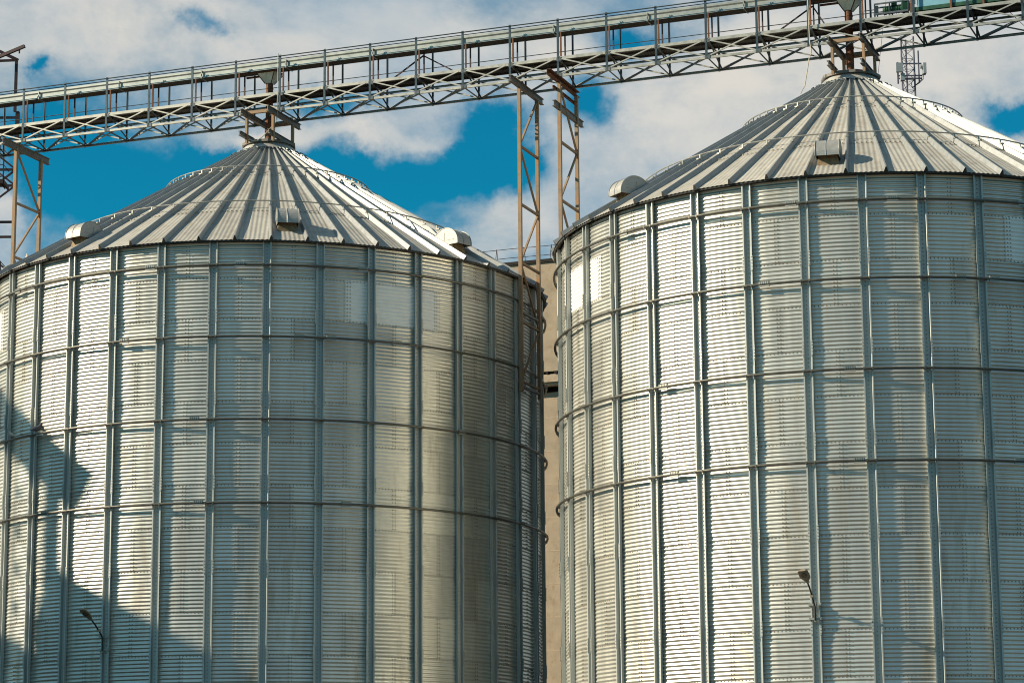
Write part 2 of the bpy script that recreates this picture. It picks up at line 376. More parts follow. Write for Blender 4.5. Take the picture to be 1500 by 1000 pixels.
    for q, zr in enumerate((15.107, 13.243, 11.113, 8.986)):
        zr += ZG; rg = MB(); R_ = RW + .165
        rg.tube([pol(R_, d, zr) for d in np.arange(0, 360, 2.5)], .033, 8, closed=True)
        for jj in range(36):       # saddle clamp at each post
            Rm = Matrix.Rotation(math.radians(jj * 10), 3, 'Z')
            for sg in (-1, 1): rg.box(Rm @ Vector((sg * .10, -(R_ - .015), zr)), (.035, .095, .055), Rm)
            rg.box(Rm @ Vector((0, -(R_ - .035), zr)), (.17, .03, .05), Rm)
        rg.cur = 1
        for cdg in coup[q]:
            Rm = Matrix.Rotation(math.radians(cdg), 3, 'Z')
            rg.box(Rm @ Vector((0, -(R_ + .005), zr + .035)), (.26, .05, .05), Rm)
            rg.box(Rm @ Vector((0, -(R_ + .005), zr - .045)), (.26, .04, .03), Rm)
            for e in range(-2, 3): rg.box(Rm @ Vector((e * .05, -(R_ + .033), zr + .035)), (.015, .012, .06), Rm)
        rg.build('wind_ring', [MT['ring'], MT['galv']], root, smooth=False)
    # roof
    RE, RC = 7.97, .80; ZC = 20.2 + ZG; SL = (ZC - ZE) / (RE - RC)
    def zr_(r): return ZE + (RE - r) * SL
    nr = 54; hw = PI / nr
    tiers = [RE + .02, 5.95, 3.12, RC]
    V = []; Fq = []; tone = []
    xs = np.arange(-.46, .4601, .02)
    for p in range(nr):
        a = math.radians(-2.6 + 360 / nr * (p + .5)); ca, sa = math.cos(a), math.sin(a)
        for ti in range(3):
            r0, r1 = tiers[ti], tiers[ti + 1] - .06; lift = .006 * ti; tn = RNG.uniform(.88, 1.08)
            cols = []
            for x in xs:
                rmin = abs(x) / math.tan(hw) if x else 0
                # clamp columns to the wedge of the panel
                rs = [max(r0, min(rmin, r0)) if rmin > r0 else r0, max(r1, rmin) if rmin < r0 else r0]
                if rmin > r0: x = math.copysign(r0 * math.tan(hw), x)
                col = []
                for r in rs:
                    h = .0065 * math.cos(2 * PI * x / .118) + lift
                    col.append(len(V)); V.append((x * ca + r * sa, x * sa - r * ca, zr_(r) + h))
                cols.append((col, rmin > r0 + .05))
            for q in range(len(cols) - 1):
                if cols[q][1] and cols[q + 1][1]: continue
                a0, a1 = cols[q][0], cols[q + 1][0]
                Fq.append([a0[0], a1[0], a1[1], a0[1]]); tone.append(tn)
    ns = len(Fq)
    # bolts at the sheet laps
    bv = MB()
    for p in range(nr):
        a = -2.6 + 360 / nr * (p + .5)
        for rt_ in (5.95, 3.12):
            w = rt_ * math.tan(hw)
            for x in np.arange(-int(w / .118) * .118, w, .118):
                Rm = Matrix.Rotation(math.radians(a), 3, 'Z')
                bv.box(Rm @ Vector((x, -(rt_ - .03), zr_(rt_ - .03) + .018)), (.03, .03, .02), Rm)
    b0 = len(V); V = V + [tuple(v) for v in bv.v]; Fq = Fq + [[b0 + i for i in f] for f in bv.f]; tone += [1.] * len(bv.f)
    V = np.array(V); Fq = np.array(Fq); mi = np.zeros(len(Fq)); mi[ns:] = 1
    roof = np_mesh('roof', V, Fq, [MT['roof'], MT['bolt']], root, mi == 0, np.array(tone), mi)
    # eave trim: drip strip under the sheets, coloured dark as painted eave shadow
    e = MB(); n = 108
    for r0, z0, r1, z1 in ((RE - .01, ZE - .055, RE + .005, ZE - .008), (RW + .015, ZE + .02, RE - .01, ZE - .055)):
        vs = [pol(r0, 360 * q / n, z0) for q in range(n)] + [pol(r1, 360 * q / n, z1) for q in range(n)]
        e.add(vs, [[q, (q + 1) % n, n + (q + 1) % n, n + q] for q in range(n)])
    e.build('eave_trim', MT['deck_shade'], roof)
    # ribs
    rb = MB(); n_vec = Vector((0, -SL, 1)).normalized() if False else Vector((0, -SL, 1)).normalized()
    def sec(r, w, t, h):
        base = Vector((0, -r, zr_(r) - .01)); nv = Vector((0, -math.sin(math.atan(SL)), math.cos(math.atan(SL))))
        return [base + Vector((-w, 0, 0)), base + Vector((w, 0, 0)), base + Vector((t, 0, 0)) + nv * h, base + Vector((-t, 0, 0)) + nv * h]
    secs = [sec(RE + .03, .058, .014, .13), sec(5.9, .056, .014, .13), sec(3.0, .048, .012, .12), sec(RC + .02, .034, .009, .09)]
    vs = [v for q in secs for v in q]; fs = []
    for q in range(3):
        for k_ in range(4): fs.append([q * 4 + k_, q * 4 + (k_ + 1) % 4, q * 4 + 4 + (k_ + 1) % 4, q * 4 + 4 + k_])
    fs += [[12, 13, 14, 15]]
    rb.add(vs, fs); rb.cur = 1; rb.add(vs[:4], [[0, 3, 2, 1]])  # dark face stands in for the open hollow of the rib
    ro = rb.build('roof_rib', [MT['rib'], MT['deck_shade']], roof)
    for p in range(nr):
        c = ro if p == 0 else ro.copy()
        if p: C.objects.link(c); c.parent = roof
        c.rotation_euler = (0, 0, math.radians(-2.6 + 360 / nr * p))
    # guard rings on clips
    for rg_ in (5.74, 2.92):
        gr = MB(); gr.tube([pol(rg_, d, zr_(rg_) + .225) for d in np.arange(0, 360, 360 / 108)], .017, 6, closed=True)
        for p in range(nr):
            d = -2.6 + 360 / nr * p; Rm = Matrix.Rotation(math.radians(d), 3, 'Z')
            gr.box(pol(rg_, d, zr_(rg_) + .16), (.03, .03, .13), Rm)
            gr.box(pol(rg_ + .05, d, zr_(rg_) + .10), (.07, .10, .03), Rm)
        gr.build('guard_ring', MT['galv'], roof)
    sg_ = MB(); r = 1.12
    sg_.box(pol(r, 0, zr_(r) + .11), (.13, .03, .03))
    for sg in (-1, 1): sg_.box(pol(r, 0, zr_(r) + .08) + Vector((sg * .06, 0, 0)), (.02, .02, .1))
    s0 = sg_.build('step_bracket', MT['galvd'], roof)
    for p in range(0, nr, 2):
        c = s0 if p == 0 else s0.copy()
        if p: C.objects.link(c); c.parent = roof
        c.rotation_euler = (0, 0, math.radians(-2.6 + 360 / nr * (p + .5)))
    # cap
    cp = MB(); n = 48
    for (r0, z0), (r1, z1) in (((RC + .07, ZC + .03), (.66, ZC + .25)), ((.66, ZC + .25), (.12, ZC + .30))):
        vs = [pol(r0, 360 * q / n, z0) for q in range(n)] + [pol(r1, 360 * q / n, z1) for q in range(n)]
        cp.add(vs, [[q, (q + 1) % n, n + (q + 1) % n, n + q] for q in range(n)])
    cp.build('cap', MT['cap'], roof, smooth=True)
    cp = MB(); n = 10
    vs = []
    for r, z in ((.62, ZC + .235), (.80, ZC + .225), (.80, ZC + .30), (.62, ZC + .32)): vs += [pol(r, 360 * q / n + 8, z) for q in range(n)]
    cp.add(vs, [[k_ * n + q, k_ * n + (q + 1) % n, ((k_ + 1) % 4) * n + (q + 1) % n, ((k_ + 1) % 4) * n + q] for k_ in range(4) for q in range(n)])
    cp.build('cap_flange', MT['grey'], roof)
    # hooded vents
    vt = MB(); rc = 7.12; zb = 16.38 + ZG; R_ = .44; w = .28; n = 18
    arc = [(rc + R_ * math.cos(q * PI / n), zb + .93 * R_ * math.sin(q * PI / n)) for q in range(n + 1)]
    t_ = .012
    prof_o = [(rc + R_, zb - .05)] + arc + [(rc - R_, zb - .05)]
    k = len(prof_o)
    ci, ct = rc, zb
    inner = [(rc + (r - rc) * .965, zb + (z - zb) * .965 if z > zb else z) for r, z in prof_o]
    vs = []
    for X in (-w, w): vs += [(X, -r, z) for r, z in prof_o]
    for X in (-w + t_, w - t_): vs += [(X, -r, z) for r, z in inner]
    fs = [[i, i + 1, k + i + 1, k + i] for i in range(k - 1)] + [[2 * k + i, 3 * k + i, 3 * k + i + 1, 2 * k + i + 1] for i in range(k - 1)]
    fs += [list(range(k)), list(range(k, 2 * k))[::-1], list(range(2 * k, 3 * k))[::-1], list(range(3 * k, 4 * k))]
    fs += [[0, k, 3 * k, 2 * k], [k - 1, 3 * k - 1, 4 * k - 1, 2 * k - 1], [0, 2 * k, 3 * k - 1, k - 1], [k, 2 * k - 1, 4 * k - 1, 3 * k]]
    vt.add(vs, fs)
    # end-face rims and stiffening seams
    for X in (-w, w):
        vt.tube([(X, -(rc + (r - rc) * 1.01), zb + (z - zb) * 1.01 + (.003 if z > zb else 0)) for r, z in prof_o], .012, 5)
        vt.box((X * 1.012, -(rc + .12), zb + .08), (.008, .36, .012)); vt.box((X * 1.012, -(rc - .03), zb + .18), (.008, .012, .2))
    vt.tube([(-.03, -(rc + (r - rc) * 1.01), zb + (z - zb) * 1.01) for r, z in prof_o], .009, 4)
    # throat: tapered duct from the roof up into the hood
    q = .215; vt.cur = 1
    top = [(-q, -(rc + .17), zb + .1), (q, -(rc + .17), zb + .1), (q, -(rc - .2), zb + .1), (-q, -(rc - .2), zb + .1)]
    bt = [(-q - .05, -(rc + .26), zr_(rc + .26)), (q + .05, -(rc + .26), zr_(rc + .26)), (q + .05, -(rc - .26), zr_(rc - .26)), (-q - .05, -(rc - .26), zr_(rc - .26))]
    vt.add(bt + top, [[0, 1, 5, 4], [1, 2, 6, 5], [2, 3, 7, 6], [3, 0, 4, 7]])
    v0 = vt.build('roof_vent', [MT['vent'], MT['throat']], roof)
    va = [-32.6, 14.07, 54.07, 100.73, 147.4, 194.07, 234.07, -79.27]
    for i, d in enumerate(va):
        c = v0 if i == 0 else v0.copy()
        if i: C.objects.link(c); c.parent = roof
        c.rotation_euler = (0, 0, math.radians(d))
    return root
silo1 = make_silo(); silo1.location = SA; silo1.rotation_euler = (0, 0, A1)
G_S = 'grain silos in a row under the conveyor'
tag(silo1, 'left corrugated grain silo with conical ribbed roof, nearest the rusty steel legs', 'silo', G_S)
silo2 = copy_tree(silo1); silo2.location = SB; silo2.rotation_euler = (0, 0, A2)
tag(silo2, 'right corrugated grain silo, the taller looking one running out of the right edge', 'silo', G_S)
for c in silo2.children:
    if c.name.startswith('roof'):
        vs_ = sorted([q for q in c.children if q.name.startswith('roof_vent')], key=lambda q: q.name)
        for q, d in zip(vs_, (-52.6, -5.93, 40.73, 87.4, 134.07, 180.73, 220.73, -99.27)): q.rotation_euler = (0, 0, math.radians(d))

# ---------------------------------------------------------------- conveyor bridge
br = thing('conveyor_bridge', 'long steel lattice conveyor bridge running over both silo roofs', 'conveyor', cv(0, 0, -ZG))
BI = Vector(br.location)
def c_(s, o, z): return cv(s, o, z) - BI
OF = .615; DS = 1.422; S0 = -7.899; ZL, ZT, ZR = 21.35, 21.87, 22.95
i0, i1 = -2, 24
sA, sB_ = S0 + DS * i0, S0 + DS * i1
for o_, z_, nm in ((-OF, ZL, 'bottom_chord'), (OF, ZL, 'bottom_chord')):
    b = MB(); b.channel(c_(sA, o_, z_), c_(sB_, o_, z_), .05, .065, .01, sgn=-1 if o_ < 0 else 1); b.build(nm, MT['galv'], br)
for o_ in (-OF, OF):
    b = MB(); b.channel(c_(sA, o_, ZT - .02), c_(sB_, o_, ZT - .02), .05, .085 if o_ < 0 else .055, .01, sgn=-1 if o_ < 0 else 1)
    b.build('top_chord', MT['galv'], br)
b = MB()
for o0, o1 in ((-.58, -.28), (-.26, .10)):
    b.add([c_(sA, o0, ZT - .015), c_(sB_, o0, ZT - .015), c_(sB_, o1, ZT - .015), c_(sA, o1, ZT - .015), c_(sA, o0, ZT + .015), c_(sB_, o0, ZT + .015), c_(sB_, o1, ZT + .015), c_(sA, o1, ZT + .015)],
          [[0, 1, 2, 3], [4, 7, 6, 5], [0, 4, 5, 1], [2, 6, 7, 3]])
for o0 in (-.3, .1): b.bar(c_(sA, o0, ZT - .04), c_(sB_, o0, ZT - .04), .04, .05)
b.build('walkway_deck', MT['deck_shade'], br)
# trough
b = MB(); zb = 22.67; sT = S0 + DS * 18.4
pr = [(-.03, 0), (-.03, .012), (-.055, .012), (-.055, .145), (-.03, .185), (-.03, .235), (-.045, .235), (-.045, .255), (-.22, .285), (-.395, .255), (-.395, .235), (-.41, .235), (-.41, .185), (-.385, .145), (-.385, .012), (-.41, .012), (-.41, 0)]
vs = [c_(sA, o_, zb + h) for o_, h in pr] + [c_(sT, o_, zb + h) for o_, h in pr]; n = len(pr)
b.add(vs, [[i, n + i, n + (i + 1) % n, (i + 1) % n] for i in range(n)] + [list(range(n)), list(range(n, 2 * n))[::-1]])
s = sA + .5
while s < sT:     # flanged joints and lid clips
    b.bar(c_(s, -.425, zb - .015), c_(s, -.425, zb + .22), .035, .02, upv=U); b.bar(c_(s, -.015, zb), c_(s, -.015, zb + .22), .035, .02, upv=U)
    b.bar(c_(s, -.43, zb - .012), c_(s, -.01, zb - .012), .035, .02); s += DS * 1.93
b.cur = 1; b.add([c_(sA, -.40, zb - .004), c_(sT, -.40, zb - .004), c_(sT, -.04, zb - .004), c_(sA, -.04, zb - .004)], [[0, 1, 2, 3]])  # dark sheet paints in the shade on the trough underside
b.build('conveyor_trough', [MT['trough'], MT['deck_shade']], br)
# posts, rails, bracing
for i in range(i0, i1 + 1):
    s = S0 + DS * i
    b = MB(); b.channel(c_(s, -OF - .012, ZL - .04), c_(s, -OF - .012, ZR + .04), .03, .062, .008, upv=U, sgn=1); b.build('rail_post', MT['post'], br)
    b = MB(); b.channel(c_(s, OF + .012, ZL - .04), c_(s, OF + .012, ZR + .0), .03, .055, .008, upv=U, sgn=-1); b.build('rail_post', MT['galvd'], br)
    if s < sT:
        b = MB(); b.bar(c_(s + .02, -.43, ZT - .02), c_(s + .02, -.43, 22.66), .035, .04, upv=U); b.box(c_(s + .0, -.45, ZT + .05), (.10, .06, .05)); b.build('trough_leg', MT['rust'], br)
        b = MB(); b.bar(c_(s + .02, -.08, ZT), c_(s + .02, -.08, 22.66), .04, .035, upv=U); b.build('trough_leg', MT['dark'], br)
    if i < i1:
        s2 = s + DS
        for o_, k_ in ((-OF, 1), (OF, -1)):
            b = MB(); w = .034
            b.angle(c_(s + .06, o_ - k_ * .012, ZT - .05), c_(s2 - .07, o_ - k_ * .012, ZL + .04), w, .007, upv=NN)
            b.angle(c_(s + .09, o_ - k_ * .004, ZL + .04), c_(s2 - .12, o_ - k_ * .004, ZT - .05), w, .007, upv=NN)
            b.build('cross_brace', MT['galv'], br)
    b = MB(); b.angle(c_(s + .05, -OF + .03, ZT - .06), c_(s + .05, OF - .03, ZL + .03), .045, .008)
    b.angle(c_(s, -OF, ZL - .005), c_(s, OF, ZL - .005), .045, .008)
    if i > i0: b.angle(c_(s - .05, -OF, ZL - .015), c_(s - DS + .05, OF, ZL - .015), .045, .008)
    b.angle(c_(s, -OF, ZT - .09), c_(s, OF, ZT - .09), .05, .008)
    for z_ in (ZL + .02, ZT - .05): b.box(c_(s + .03, -OF - .006, z_), (.15, .012, .10), Matrix.Rotation(math.atan2(U.y, U.x), 3, 'Z'))
    b.build('cross_frame', MT['galvd'], br)
for o_, z_, r in ((-OF - .02, ZR, .017), (OF + .02, ZR - .04, .014), (OF + .02, 22.45, .012), (-OF + .05, ZR - .055, .012)):
    b = MB(); b.tube([c_(sA, o_, z_)] + [c_(S0 + DS * (i + .5), o_, z_ - .004) for i in range(i0, i1)] + [c_(sB_, o_, z_)], r, 6); b.build('handrail', MT['galvd'], br)
for i in (9, 17):       # inverted V props
    s = S0 + DS * i; b = MB()
    b.bar(c_(s, -.08, 22.6), c_(s - DS * .85, -.08, ZT), .035); b.bar(c_(s, -.08, 22.6), c_(s + DS * (.85 if i == 9 else .3), -.08, ZT), .035)
    b.build('trough_prop', MT['dark'], br)

# drive end of the upper conveyor, right
t = thing('conveyor_drive_casing', 'pale blue steel casing on the walkway at the top right corner', 'conveyor casing', cv(19.2, -.2, 21.9))
B0 = Vector(t.location)
def d_(s, o, z): return cv(s, o, z) - B0
b = MB(); sE = 26.5
pr = [(-.50, 22.06), (-.50, 22.85), (.05, 22.85), (.05, 22.06)]
b.add([d_(19.2, *q) for q in pr] + [d_(sE, *q) for q in pr], [[i, 4 + i, 4 + (i + 1) % 4, (i + 1) % 4] for i in range(4)] + [[0, 1, 2, 3], [7, 6, 5, 4]])
b.build('casing', MT['blue'], t)
b = MB(); b.bar(d_(19.0, -.46, 22.01), d_(sE, -.46, 22.01), .10, .10); b.bar(d_(19.0, 0, 22.01), d_(sE, 0, 22.01), .10, .10)
b.add([d_(19, -.5, 21.99), d_(sE, -.5, 21.99), d_(sE, .05, 21.99), d_(19, .05, 21.99)], [[0, 1, 2, 3]]); b.build('base_rail', MT['green'], t)
for s in (19.05, 20.1, 20.95, 22.4, 23.8):
    b = MB(); b.bar(d_(s, -.53, 21.9), d_(s, -.53, 22.9), .06, .05, upv=U); b.build('casing_post', MT['rust'], t)
b = MB(); b.box(d_(19.1, -.54, 22.4), (.12, .03, .5)); b.build('end_plate', MT['trough'], t)
t = thing('drive_motor', 'green geared motor on a small frame left of the blue casing', 'motor', cv(18.4, -.3, 21.9))
B0 = Vector(t.location)
b = MB(); b.tube([d_(18.25, -.3, 22.14), d_(18.32, -.3, 22.14), d_(18.33, -.3, 22.14), d_(18.75, -.3, 22.14), d_(18.76, -.3, 22.14), d_(18.82, -.3, 22.14)], [.11, .12, .10, .10, .13, .13], 14)
for q in range(8): b.tube([d_(18.36 + q * .045, -.3, 22.14), d_(18.37 + q * .045, -.3, 22.14)], .115, 14)
b.box(d_(18.55, -.36, 22.27), (.14, .1, .09)); b.build('motor_body', MT['green'], t)
b = MB()
for o_ in (-.46, -.14):
    b.bar(d_(18.02, o_, 22.02), d_(18.95, o_, 22.02), .05, .05); b.bar(d_(18.05, o_, 22.30), d_(18.95, o_, 22.30), .035, .035)
for s in (18.05, 18.45, 18.95):
    for o_ in (-.46, -.14): b.bar(d_(s, o_, 21.95), d_(s, o_, 22.31), .035)
b.tube([d_(17.75, -.4, 22.17), d_(18.1, -.4, 22.17)], .012, 6); b.box(d_(18.1, -.47, 22.15), (.1, .03, .2)); b.build('motor_frame', MT['galvd'], t)
b = MB(); b.box(d_(18.85, -.34, 22.17), (.2, .24, .26)); b.build('gearbox', MT['green'], t)

# ---------------------------------------------------------------- spouts and roof frames
def spout(s, lab):
    t = thing('grain_spout', lab, 'spout', cv(s, 0, 20.4), 0, 'rusty spouts from conveyor to silo top'); B0 = Vector(t.location)
    b = MB(); q0, q1 = .29, .10; oo = -.0
    zt, zb_ = 22.66, 22.36
    top = [cv(s + a * q0, oo + c * q0, zt) - B0 for a, c in ((-1, -1), (1, -1), (1, 1), (-1, 1))]; bt = [cv(s + a * q1, oo + c * q1, zb_) - B0 for a, c in ((-1, -1), (1, -1), (1, 1), (-1, 1))]
    b.add(bt + top, [[0, 1, 5, 4], [1, 2, 6, 5], [2, 3, 7, 6], [3, 0, 4, 7], [4, 5, 6, 7]]); b.build('funnel', MT['funnel'], t)
    b = MB()
    for a, c in ((-1, -1), (1, -1), (1, 1), (-1, 1)): b.bar(cv(s + a * q1, oo + c * q1, zb_) - B0, cv(s + a * q0, oo + c * q0, zt) - B0, .022)
    b.bar(cv(s - .8, -.3, zt + .0) - B0, cv(s + .35, -.3, zt + .0) - B0, .05, .05); b.bar(cv(s - .8, .1, zt) - B0, cv(s + .35, .1, zt) - B0, .05, .05)
    b.build('funnel_edge', MT['rust'], t)
    b = MB(); b.tube([cv(s, 0, 20.38) - B0, cv(s, 0, 22.37) - B0], .105, 24); b.tube([cv(s, 0, 21.3) - B0, cv(s, 0, 21.33) - B0], .118, 24); b.tube([cv(s, 0, 22.2) - B0, cv(s, 0, 22.22) - B0], .115, 24)
    b.build('pipe', MT['rust'], t, smooth=False)
spout(0, 'rusty brown spout pipe and funnel over the left silo roof')
spout(L, 'rusty brown spout pipe and funnel over the right silo roof')
def rframe(s, lab, variant):
    t = thing('spout_frame', lab, 'steel frame', cv(s, 0, 20.35), 0, 'beam frames on the silo tops'); B0 = Vector(t.location)
    def e(a, o_, z): return cv(s + a, o_, z) - B0
    for a in (-.27, .58):
        b = MB(); b.ibeam(e(a, -1.28, 21.22), e(a, .85, 21.22), .10, .16); b.build('beam', MT['grey'], t)
    for a, o0, o1 in ((-.27, -1.35, -.45), (.58, -1.2, .45)):
        b = MB(); b.ibeam(e(a, o0, 20.56), e(a, o1, 20.56), .09, .13); b.build('beam', MT['grey'], t)
    for a, o_ in ((-.22, -.92), (.62, -.92), (-.22, .35), (.62, .35)):
        b = MB(); b.channel(e(a, o_, 20.36), e(a, o_, 21.15), .07, .09, .01, upv=NN); b.build('post', MT['tan'], t)
    b = MB(); b.bar(e(-.27, -.9, 21.27), e(.58, -.9, 21.27), .06, .09); b.bar(e(-.27, .35, 21.2), e(.58, .35, 21.2), .06, .09); b.build('tie', MT['tan'], t)
rframe(0, 'small beam frame standing on the cap of the left silo', 0)
rframe(L, 'small beam frame standing on the cap of the right silo', 1)

# ---------------------------------------------------------------- support legs of the bridge
def tower(s, lab, first_down, beams, zbot=12.57):
    t = thing('support_tower', lab, 'support tower', cv(s, 0, zbot), 0, 'slender steel supports of the bridge'); B0 = Vector(t.location)
    def e(o_, z, ds=0): return cv(s + ds, o_, z) - B0
    for o_ in (-.7, .7):
        b = MB(); b.bar(e(o_, zbot), e(o_, 21.12), .095, .095, upv=NN); b.build('leg', MT['tan'], t)
    zs = [21.1 - 1.65 * k for k in range(6)]
    for k in range(1, 6):
        b = MB(); b.bar(e(-.66, zs[k]), e(.66, zs[k]), .06, .06); b.build('strut', MT['tan'], t)
    for k in range(5):
        up_ = (k % 2 == 0) != first_down
        z0, z1 = (zs[k] - .05, zs[k + 1] + .06)
        b = MB()
        if up_: b.bar(e(.66, z0), e(-.66, z1), .05, .05)
        else: b.bar(e(-.66, z0), e(.66, z1), .05, .05)
        b.build('brace', MT['tan'], t)
    for (o0, o1, z_, w, h, m_) in beams:
        b = MB(); b.channel(e(o0, z_, -.09), e(o1, z_, -.09), w, h, .012, sgn=1) if m_ != 'grey' else b.ibeam(e(o0, z_, 0), e(o1, z_, 0), w, h)
        b.build('head_beam', MT[m_], t)
    for z_ in (zbot + .15, zbot + 2.2):
        if abs(s) < 8.6:
            b = MB(); b.bar(e(-.7, z_), e(.7, z_), .06, .06); b.build('wall_bracket', MT['grey'], t)
tower(8.04, 'tan double leg support standing against the right side of the left silo', False, [(-1.4, 1.15, 21.2, .11, .17, 'grey')])
tower(9.22, 'tan double leg support with two rusty head beams beside the right silo', True, [(-1.45, .95, 21.22, .12, .16, 'rust'), (-1.0, .75, 20.93, .05, .08, 'rust'), (-1.15, 1.2, 20.42, .10, .17, 'grey')])
tower(-8.05, 'double leg support at the left edge, behind the left silo roof', True, [(-1.45, 1.15, 21.16, .12, .19, 'grey')])

# ---------------------------------------------------------------- elevator tower, far left
t = thing('elevator_tower', 'dark maroon elevator tower with platforms and a hoist arm at the left edge', 'tower', (-17.2, 82, 0)); B0 = Vector(t.location)
def e(x, y, z): return Vector((x, y, z + ZG)) - B0
cs = [(-16.06, 81), (-18.2, 81), (-16.46, 83), (-18.7, 83)]
for x, y in cs:
    b = MB(); b.ibeam(e(x, y, -ZG), e(x, y, 24.2), .12, .12, .02, upv=(0, 1, 0)); b.build('column', MT['dark'], t)
for k in range(14):
    z0 = 24.0 - 1.75 * k; z1 = z0 - 1.75
    b = MB()
    for i_, j_ in ((0, 1), (0, 2), (1, 3), (2, 3)):
        p, q = cs[i_], cs[j_]; b.bar(e(*p, z0), e(*q, z0), .07); b.bar(e(*p, z0 if k % 2 else z1), e(*q, z1 if k % 2 else z0), .055)
    b.build('bracing', MT['dark'], t)
def platform(z, x1, y1):
    b = MB()
    b.box(e((x1 - 19.5) / 2, y1 + .42, z), (x1 + 19.5, .84, .05))
    for x in np.arange(-19.4, x1, .5): b.bar(e(x, y1, z - .06), e(x, y1 + .84, z - .06), .03, .07)
    b.bar(e(-19.5, y1, z - .06), e(x1, y1, z - .06), .06, .13); b.bar(e(x1, y1, z - .06), e(x1, y1 + .84, z - .06), .06, .13)
    b.build('platform', MT['dark'], t)
    b = MB()
    for h in (.5, 1.0): b.tube([e(-19.5, y1, z + h), e(x1, y1, z + h), e(x1, y1 + .84, z + h)], .016, 6)
    for x in np.arange(x1, -19.5, -.95): b.bar(e(x, y1, z), e(x, y1, z + 1.02), .035)
    b.build('platform_railing', MT['dark'], t)
platform(21.7, -16.3, 80.2); platform(18.0, -16.3, 80.2)
b = MB(); b.bar(e(-16.15, 81, 24.2), e(-16.15, 81, 25.95), .09); b.bar(e(-19.5, 81, 25.85), e(-16.15, 81, 25.95), .07, .07); b.bar(e(-17.5, 81, 26.65), e(-16.1, 81, 25.95), .09)
b.bar(e(-18, 81.2, 25.6), e(-15.82, 80.6, 26.30), .09, .10); b.tube([e(-16.0, 80.65, 26.25), e(-16.0, 80.65, 26.07)], .03, 6); b.build('hoist_arm', MT['dark'], t)
b = MB()
for h in (0, .5, 1.0): b.tube([e(-19.5, 80.6, 24.15 + h), e(-16.9, 80.6, 24.3 + h), ], .015, 6)
b.bar(e(-16.85, 80.6, 24.0), e(-16.85, 80.6, 25.35), .05); b.tube([e(-19, 80.6, 23.9), e(-17.2, 80.6, 24.4), e(-16.75, 80.7, 24.65), e(-16.3, 80.9, 24.62)], .025, 6); b.build('top_railing', MT['dark'], t)
b = MB()
for x in (-16.55, -16.95):
    b.bar(e(x, 80.75, 18), e(x, 80.75, 23.6), .04)
z = 18.2
while z < 23.4: b.tube([e(-16.55, 80.75, z), e(-16.95, 80.75, z)], .014, 5); z += .28
b.build('ladder', MT['dark'], t)

# ---------------------------------------------------------------- concrete building behind
t = thing('concrete_building', 'beige concrete panel building seen in the gap between the silos', 'building', (1.5, 100, 0), math.atan2(U.y, U.x)); B0 = Vector((1.5, 100, 0))
def bx(b, x0, x1, y0, y1, z0, z1): b.box(Vector(((x0 + x1) / 2, (y0 + y1) / 2, (z0 + z1) / 2 + ZG)) - B0, (x1 - x0, y1 - y0, z1 - z0))
def zpx(y, D): return D * math.tan(.20019 + math.atan((500 - y) / 3782.1))
D = 100.0
b = MB(); bx(b, -9, 9, D, D + 14, -ZG, zpx(575, D)); b.build('wall', MT['conc'], t)
b = MB(); bx(b, -9, 9, D - .55, D + 14, zpx(548, D) , zpx(389, D)); b.build('upper_wall', MT['conc'], t)
b = MB(); bx(b, -9.1, 9.1, D - .62, D + 14.1, zpx(389, D), zpx(384.5, D)); b.build('roof_edge', MT['gap'], t)
b = MB(); bx(b, -9, 9, D - .50, D - .01, zpx(563, D), zpx(552, D)); bx(b, -9, 9, D - .40, D - .01, zpx(567, D), zpx(563, D)); b.build('ledge', MT['concd'], t)
b = MB(); bx(b, -9, 9, D - .35, D - .05, zpx(552, D) + .004, zpx(548, D) - .004)
for q in range(60): b.box(Vector((-8.9 + .3 * q + random.uniform(-.05, .05), D - .45, (zpx(550, D)) + ZG)) - B0, (random.uniform(.03, .12), .18, .07))
b.build('ledge_gap', MT['gap'], t)
b = MB(); x1 = .26
for x0 in (x1 - 2.9, x1 - 6):
    bx(b, x0, x0 + 2.75, D - .585, D - .56, zpx(494, D), zpx(435, D))
b.build('window_panel', MT['panel'], t)
b = MB()
for yy in (432.5, 496): bx(b, -8, x1 - .0, D - .62, D - .553, zpx(yy + 1.6, D), zpx(yy - 1.6, D))
for x0 in (x1 - 3.05, x1 - .13, x1 - 6.12): bx(b, x0, x0 + .10, D - .61, D - .553, zpx(494.2, D), zpx(434.2, D))
b.build('window_frame', MT['frame'], t)
b = MB(); yy = 612.
while yy < 1450:
    bx(b, -9, 9, D - .004, D + .1, zpx(yy + .8, D), zpx(yy - .8, D)); yy += 48.6
for x in (-6, -3.0, 0.2, 3.4): bx(b, x, x + .03, D - .003, D + .1, -ZG, zpx(576, D))
b.build('panel_joint', MT['concd'], t)
zt = zpx(384.5, D)
rl = MB()
for h in (.27, .64): rl.tube([Vector((x, D - .2, zt + h + ZG - .01 * abs(math.sin(x)))) - B0 for x in np.arange(-9, 9.1, .5)], .013, 5)
for x in np.arange(-8.9, 9, 1.165):
    x = x + .09
    for q in (-.07, .07): rl.bar(Vector((x + q, D - .2, zt + ZG)) - B0, Vector((x, D - .2, zt + .67 + ZG)) - B0, .02)
rl.build('roof_railing', MT['dark'], t)

